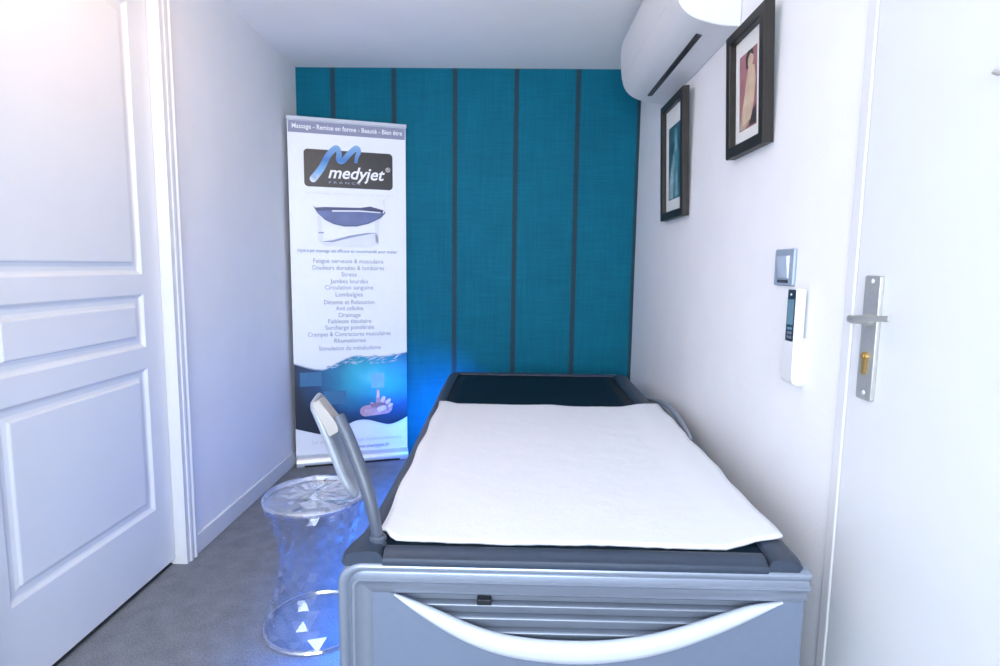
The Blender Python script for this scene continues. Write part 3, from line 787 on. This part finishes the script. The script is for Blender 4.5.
# ================================================================ framed pictures
def picture(name, label, y0, y1, z0, z1, bar, face, depth, lean, pr_rect, bgm, shapes, group):
    t_ = thing(name, label, 'picture frame', (XR-.002, (y0+y1)/2, z0), 0, group)
    t_.rotation_euler = (0, -lean, 0)    # hung on a wire: the top leans off the wall
    O = Vector((XR, (y0+y1)/2, z0)); xf = XR-depth
    mb = MB()
    # mitred moulding: outer edge at the wall, flat face, inner drop to the mat
    sec_ = [(0, XR-.001), (0, xf+.003), (.003, xf), (bar-.003, xf), (bar, xf+.003), (bar, XR-.006), (bar*.5, XR-.001)]
    vs_ = []; k_ = len(sec_)
    for cy_, cz_, sy_, sz_ in ((y0, z0, 1, 1), (y1, z0, -1, 1), (y1, z1, -1, -1), (y0, z1, 1, -1)):
        for o_, x_ in sec_: vs_.append((x_, cy_+sy_*o_, cz_+sz_*o_))
    fs_ = [(i*k_+j, ((i+1) % 4)*k_+j, ((i+1) % 4)*k_+(j+1) % k_, i*k_+(j+1) % k_) for i in range(4) for j in range(k_)]
    mb.add(vs_, fs_).build('moulding', M['frame'], t_, origin=O)
    MB().box(XR-.010, XR-.004, y0+bar-.002, y1-bar+.002, z0+bar-.002, z1-bar+.002).build('mat_board', M['mat_board'], t_, origin=O)
    a_, b_, c_, d_ = pr_rect
    pic = MB().box(XR-.0112, XR-.0095, a_, b_, c_, d_).build('print', bgm, t_, origin=O)
    for i, (nm, m_, polys) in enumerate(shapes):
        q = MB()
        for pl_ in polys:
            # u runs left to right as seen from the room (far end to near end), v upwards
            q.add([(XR-.0116-.0004*i, b_-(b_-a_)*u, c_+(d_-c_)*v) for u, v in pl_], [tuple(range(len(pl_)))])
        q.build(nm, m_, pic, origin=O)
    return t_
def ell(cx, cy, rx, ry, n=16): return [(cx+rx*math.cos(2*PI*i/n), cy+ry*math.sin(2*PI*i/n)) for i in range(n)]
M['p_red'] = mat('print_rose', (.34, .15, .17), .5, noise=.25, nscale=14)
M['p_skin'] = mat('print_tan', (.58, .44, .32), .5, noise=.2, nscale=22)
M['p_hair'] = mat('print_dark_hair', (.05, .045, .045), .5, noise=.2)
M['p_drape'] = mat('print_drape', (.42, .33, .26), .5, noise=.25, nscale=30)
M['p_teal'] = mat('print_teal', (.025, .10, .13), .5, noise=.5, nscale=16)
M['p_pale'] = mat('print_pale_teal', (.26, .42, .46), .5, noise=.3, nscale=20)
M['p_mid'] = mat('print_mid_teal', (.06, .22, .27), .5, noise=.3, nscale=20)
picture('picture_frame', 'dark framed picture of a dark-haired figure on red, nearer the door', 1.752, 2.048, 1.592, 1.985, .034, 0, .032, .052, (1.848, 1.980, 1.668, 1.900), M['p_red'],
        [('figure_drape', M['p_drape'], [[(.02, .02), (.30, .0), (.55, .05), (.62, .30), (.5, .5), (.3, .45), (.12, .2)]]),
         ('figure_body', M['p_skin'], [[(.22, .05), (.70, .10), (.88, .32), (.97, .60), (.88, .76), (.72, .80), (.56, .79), (.42, .66), (.34, .45), (.22, .25)], ell(.66, .87, .17, .10)]),
         ('figure_hair', M['p_hair'], [[(.40, .80), (.38, .93), (.52, 1.), (.78, .99), (.82, .90), (.66, .95), (.52, .90), (.50, .76)]]), ('figure_cloth', M['p_hair'], [[(.62, .02), (1., .02), (1., .26), (.85, .20), (.72, .12)]])],  # last shape is dark cloth at the lower right, same ink as the hair
        'framed pictures on the right wall')
picture('picture_frame', 'dark framed picture in teal tones, under the air conditioner', 2.540, 2.905, 1.450, 1.985, .036, 0, .030, .042, (2.63, 2.82, 1.540, 1.868), M['p_teal'],
        [('figure_body', M['p_mid'], [[(.25, .0), (.85, .0), (.80, .35), (.88, .58), (.75, .75), (.5, .78), (.35, .55), (.28, .3)], ell(.60, .84, .17, .11)]),
         ('figure_light', M['p_pale'], [[(.05, .02), (.4, .0), (.45, .3), (.55, .5), (.45, .62), (.28, .5), (.1, .28)], [(.55, .62), (.72, .66), (.70, .84), (.62, .90), (.56, .80)], [(.6, .02), (.8, .05), (.72, .4), (.62, .3)]])],
        'framed pictures on the right wall')

# ================================================================ light switch, remote control and its holder
sw_ = thing('light_switch', 'silver blue square light switch on the right wall above the remote', 'light switch', (XR, 1.619, 1.18))
O = sw_.location
MB().prism(rrect(1.565, 1.675, 1.180, 1.280, .006), lambda p, q, t: (t, p, q), XR, XR-.010).build('cover_plate', M['switch'], sw_, origin=O, bevel=.003)
rk = MB(); rk.add([(XR-.009, 1.588, 1.200), (XR-.009, 1.652, 1.200), (XR-.009, 1.652, 1.262), (XR-.009, 1.588, 1.262), (XR-.0125, 1.590, 1.202), (XR-.0125, 1.650, 1.202), (XR-.018, 1.650, 1.260), (XR-.018, 1.590, 1.260)],
                  [(3, 2, 1, 0), (4, 5, 6, 7), (0, 1, 5, 4), (1, 2, 6, 5), (2, 3, 7, 6), (3, 0, 4, 7)])
rk.build('rocker', M['switch_rocker'], sw_, origin=O, bevel=.001)
MB().prism(rrect(1.590, 1.650, 1.188, 1.196, .002), lambda p, q, t: (t, p, q), XR-.009, XR-.0115).build('label_window', M['rim'], sw_, origin=O)

RX = XR-.0315
rm = thing('remote_control', 'white air conditioner remote with dark face, standing in its wall holder', 'remote control', (XR-.018, 1.513, .94))
O = rm.location
MB().prism(rrect(1.4905, 1.536, .940, 1.176, .006), lambda p, q, t: (t, p, q), RX, XR-.0065).build('body', M['white_plastic'], rm, origin=O, bevel=.002)
fcp = MB().prism(rrect(1.4935, 1.5335, 1.040, 1.173, .004), lambda p, q, t: (t, p, q), RX-.0012, RX+.002).build('face_plate', M['remote_dark'], rm, origin=O)
MB().prism(rrect(1.4985, 1.5285, 1.082, 1.148, .002), lambda p, q, t: (t, p, q), RX-.0020, RX).build('screen', M['lcd'], fcp, origin=O)
for k in range(3):
    for q in range(2):
        MB().prism(rrect(1.501+.014*q, 1.511+.014*q, 1.046+.0115*k, 1.054+.0115*k, .002), lambda p, q_, t: (t, p, q_), RX-.0022, RX).build('button', M['lcd'] if k == 2 else M['slat'], fcp, origin=O)
MB().prism(rrect(1.512, 1.519, 1.158, 1.163, .001), lambda p, q, t: (t, p, q), RX-.0020, RX).build('indicator', M['print_letter'], fcp, origin=O)
rh = thing('remote_mount', 'white wall pocket holding the remote control beside the door', 'holder', (XR, 1.513, .92))
O = rh.location
h_ = MB().prism(rrect(1.4845, 1.5415, .926, 1.050, .012), lambda p, q, t: (t, p, q), XR-.006, XR)
pk = [(XR-.003, .926), (XR-.020, .927), (RX+.002, .932), (RX-.0028, .945), (RX-.0028, 1.039)]
for y_a, y_b in ((1.484, 1.488), (1.538, 1.542)): h_.prism(pk+[(XR-.003, 1.043)], lambda p, q, t: (p, t, q), y_a, y_b)
h_.prism(pk+[(RX-.0010, 1.039), (RX-.0010, .938), (XR-.018, .936), (XR-.003, .935)], lambda p, q, t: (p, t, q), 1.4862, 1.5398)
h_.build('pocket', M['white_plastic'], rh, origin=O, bevel=.001)

# ================================================================ lamp and daylight
LX, LY, LZ = -.74, 1.68, 2.13
lp = thing('pendant_lamp', 'round warm glass pendant lamp hanging near the left door', 'lamp', (LX, LY, H))
O = lp.location
MB().lathe([(.05, 0), (.05, -.012), (.02, -.03)], (LX, LY, H), 24).build('ceiling_rose', M['trim'], lp, origin=O, smooth=True)
MB().tube([(LX, LY, H-.02), (LX, LY, LZ+.09)], .004, 8).build('cord', M['trim'], lp, origin=O)
MB().lathe([(.03, .095), (.06, .08), (.085, .053), (.098, .02), (.098, -.02), (.085, -.053), (.06, -.08), (.03, -.095), (.005, -.1)], (LX, LY, LZ), 32).build('lamp_shade', M['lamp'], lp, origin=O, smooth=True)

def area(name, loc, rot, sx, sy, power, col, spread=180):
    l = bpy.data.lights.new(name, 'AREA'); l.shape = 'RECTANGLE'; l.size = sx; l.size_y = sy; l.energy = power; l.color = col; l.spread = math.radians(spread)
    o_ = bpy.data.objects.new(name, l); COL.objects.link(o_); o_.location = loc; o_.rotation_euler = rot; return o_
area('daylight', ((WX0+WX1)/2, YF-.30, (WZ0+WZ1)/2+.1), (math.radians(90), 0, 0), 1.9, 1.8, 110., (.805, .895, 1.))
# the bed's blue lights: under the rim on its open side, and at the head end
area('bed_side_light', (-.325, 2.35, .49), (0, math.radians(8), 0), .02, 1.75, 17., (.0, .20, 1.), 95)
area('bed_head_light', (-.34, 3.16, .34), Vector((-.26, .85, -.12)).to_track_quat('-Z', 'Y').to_euler(), .03, .04, 3.2, (.0, .20, 1.), 105)
wd = bpy.data.worlds.new('sky'); SC.world = wd; wd.use_nodes = True
bg = wd.node_tree.nodes['Background']; bg.inputs[0].default_value = (.80, .88, 1., 1); bg.inputs[1].default_value = 1.0

# ================================================================ camera
cam = bpy.data.cameras.new('camera'); co = bpy.data.objects.new('camera', cam); COL.objects.link(co)
cam.sensor_fit = 'HORIZONTAL'; cam.sensor_width = 36.; cam.lens = 580.225/1000*36; cam.clip_start = .02
rt = Vector((.99971367, .02029828, .01267145)); up = Vector((-.01492613, .11508475, .99324353)); fw = Vector((-.01870284, .99314827, -.11535477))
mw = Matrix.Identity(4)
for i in range(3): mw[i][0], mw[i][1], mw[i][2] = rt[i], up[i], -fw[i]
mw[0][3], mw[1][3], mw[2][3] = 0, 0, 1.225
co.matrix_world = mw
SC.camera = co
SC.cycles.transparent_max_bounces = 40; SC.cycles.max_bounces = 14; SC.cycles.diffuse_bounces = 7
SC.view_settings.view_transform = 'Standard'; SC.view_settings.look = 'None'
SC.view_settings.gamma = 1.; SC.view_settings.use_curve_mapping = False; SC.view_settings.exposure = .36
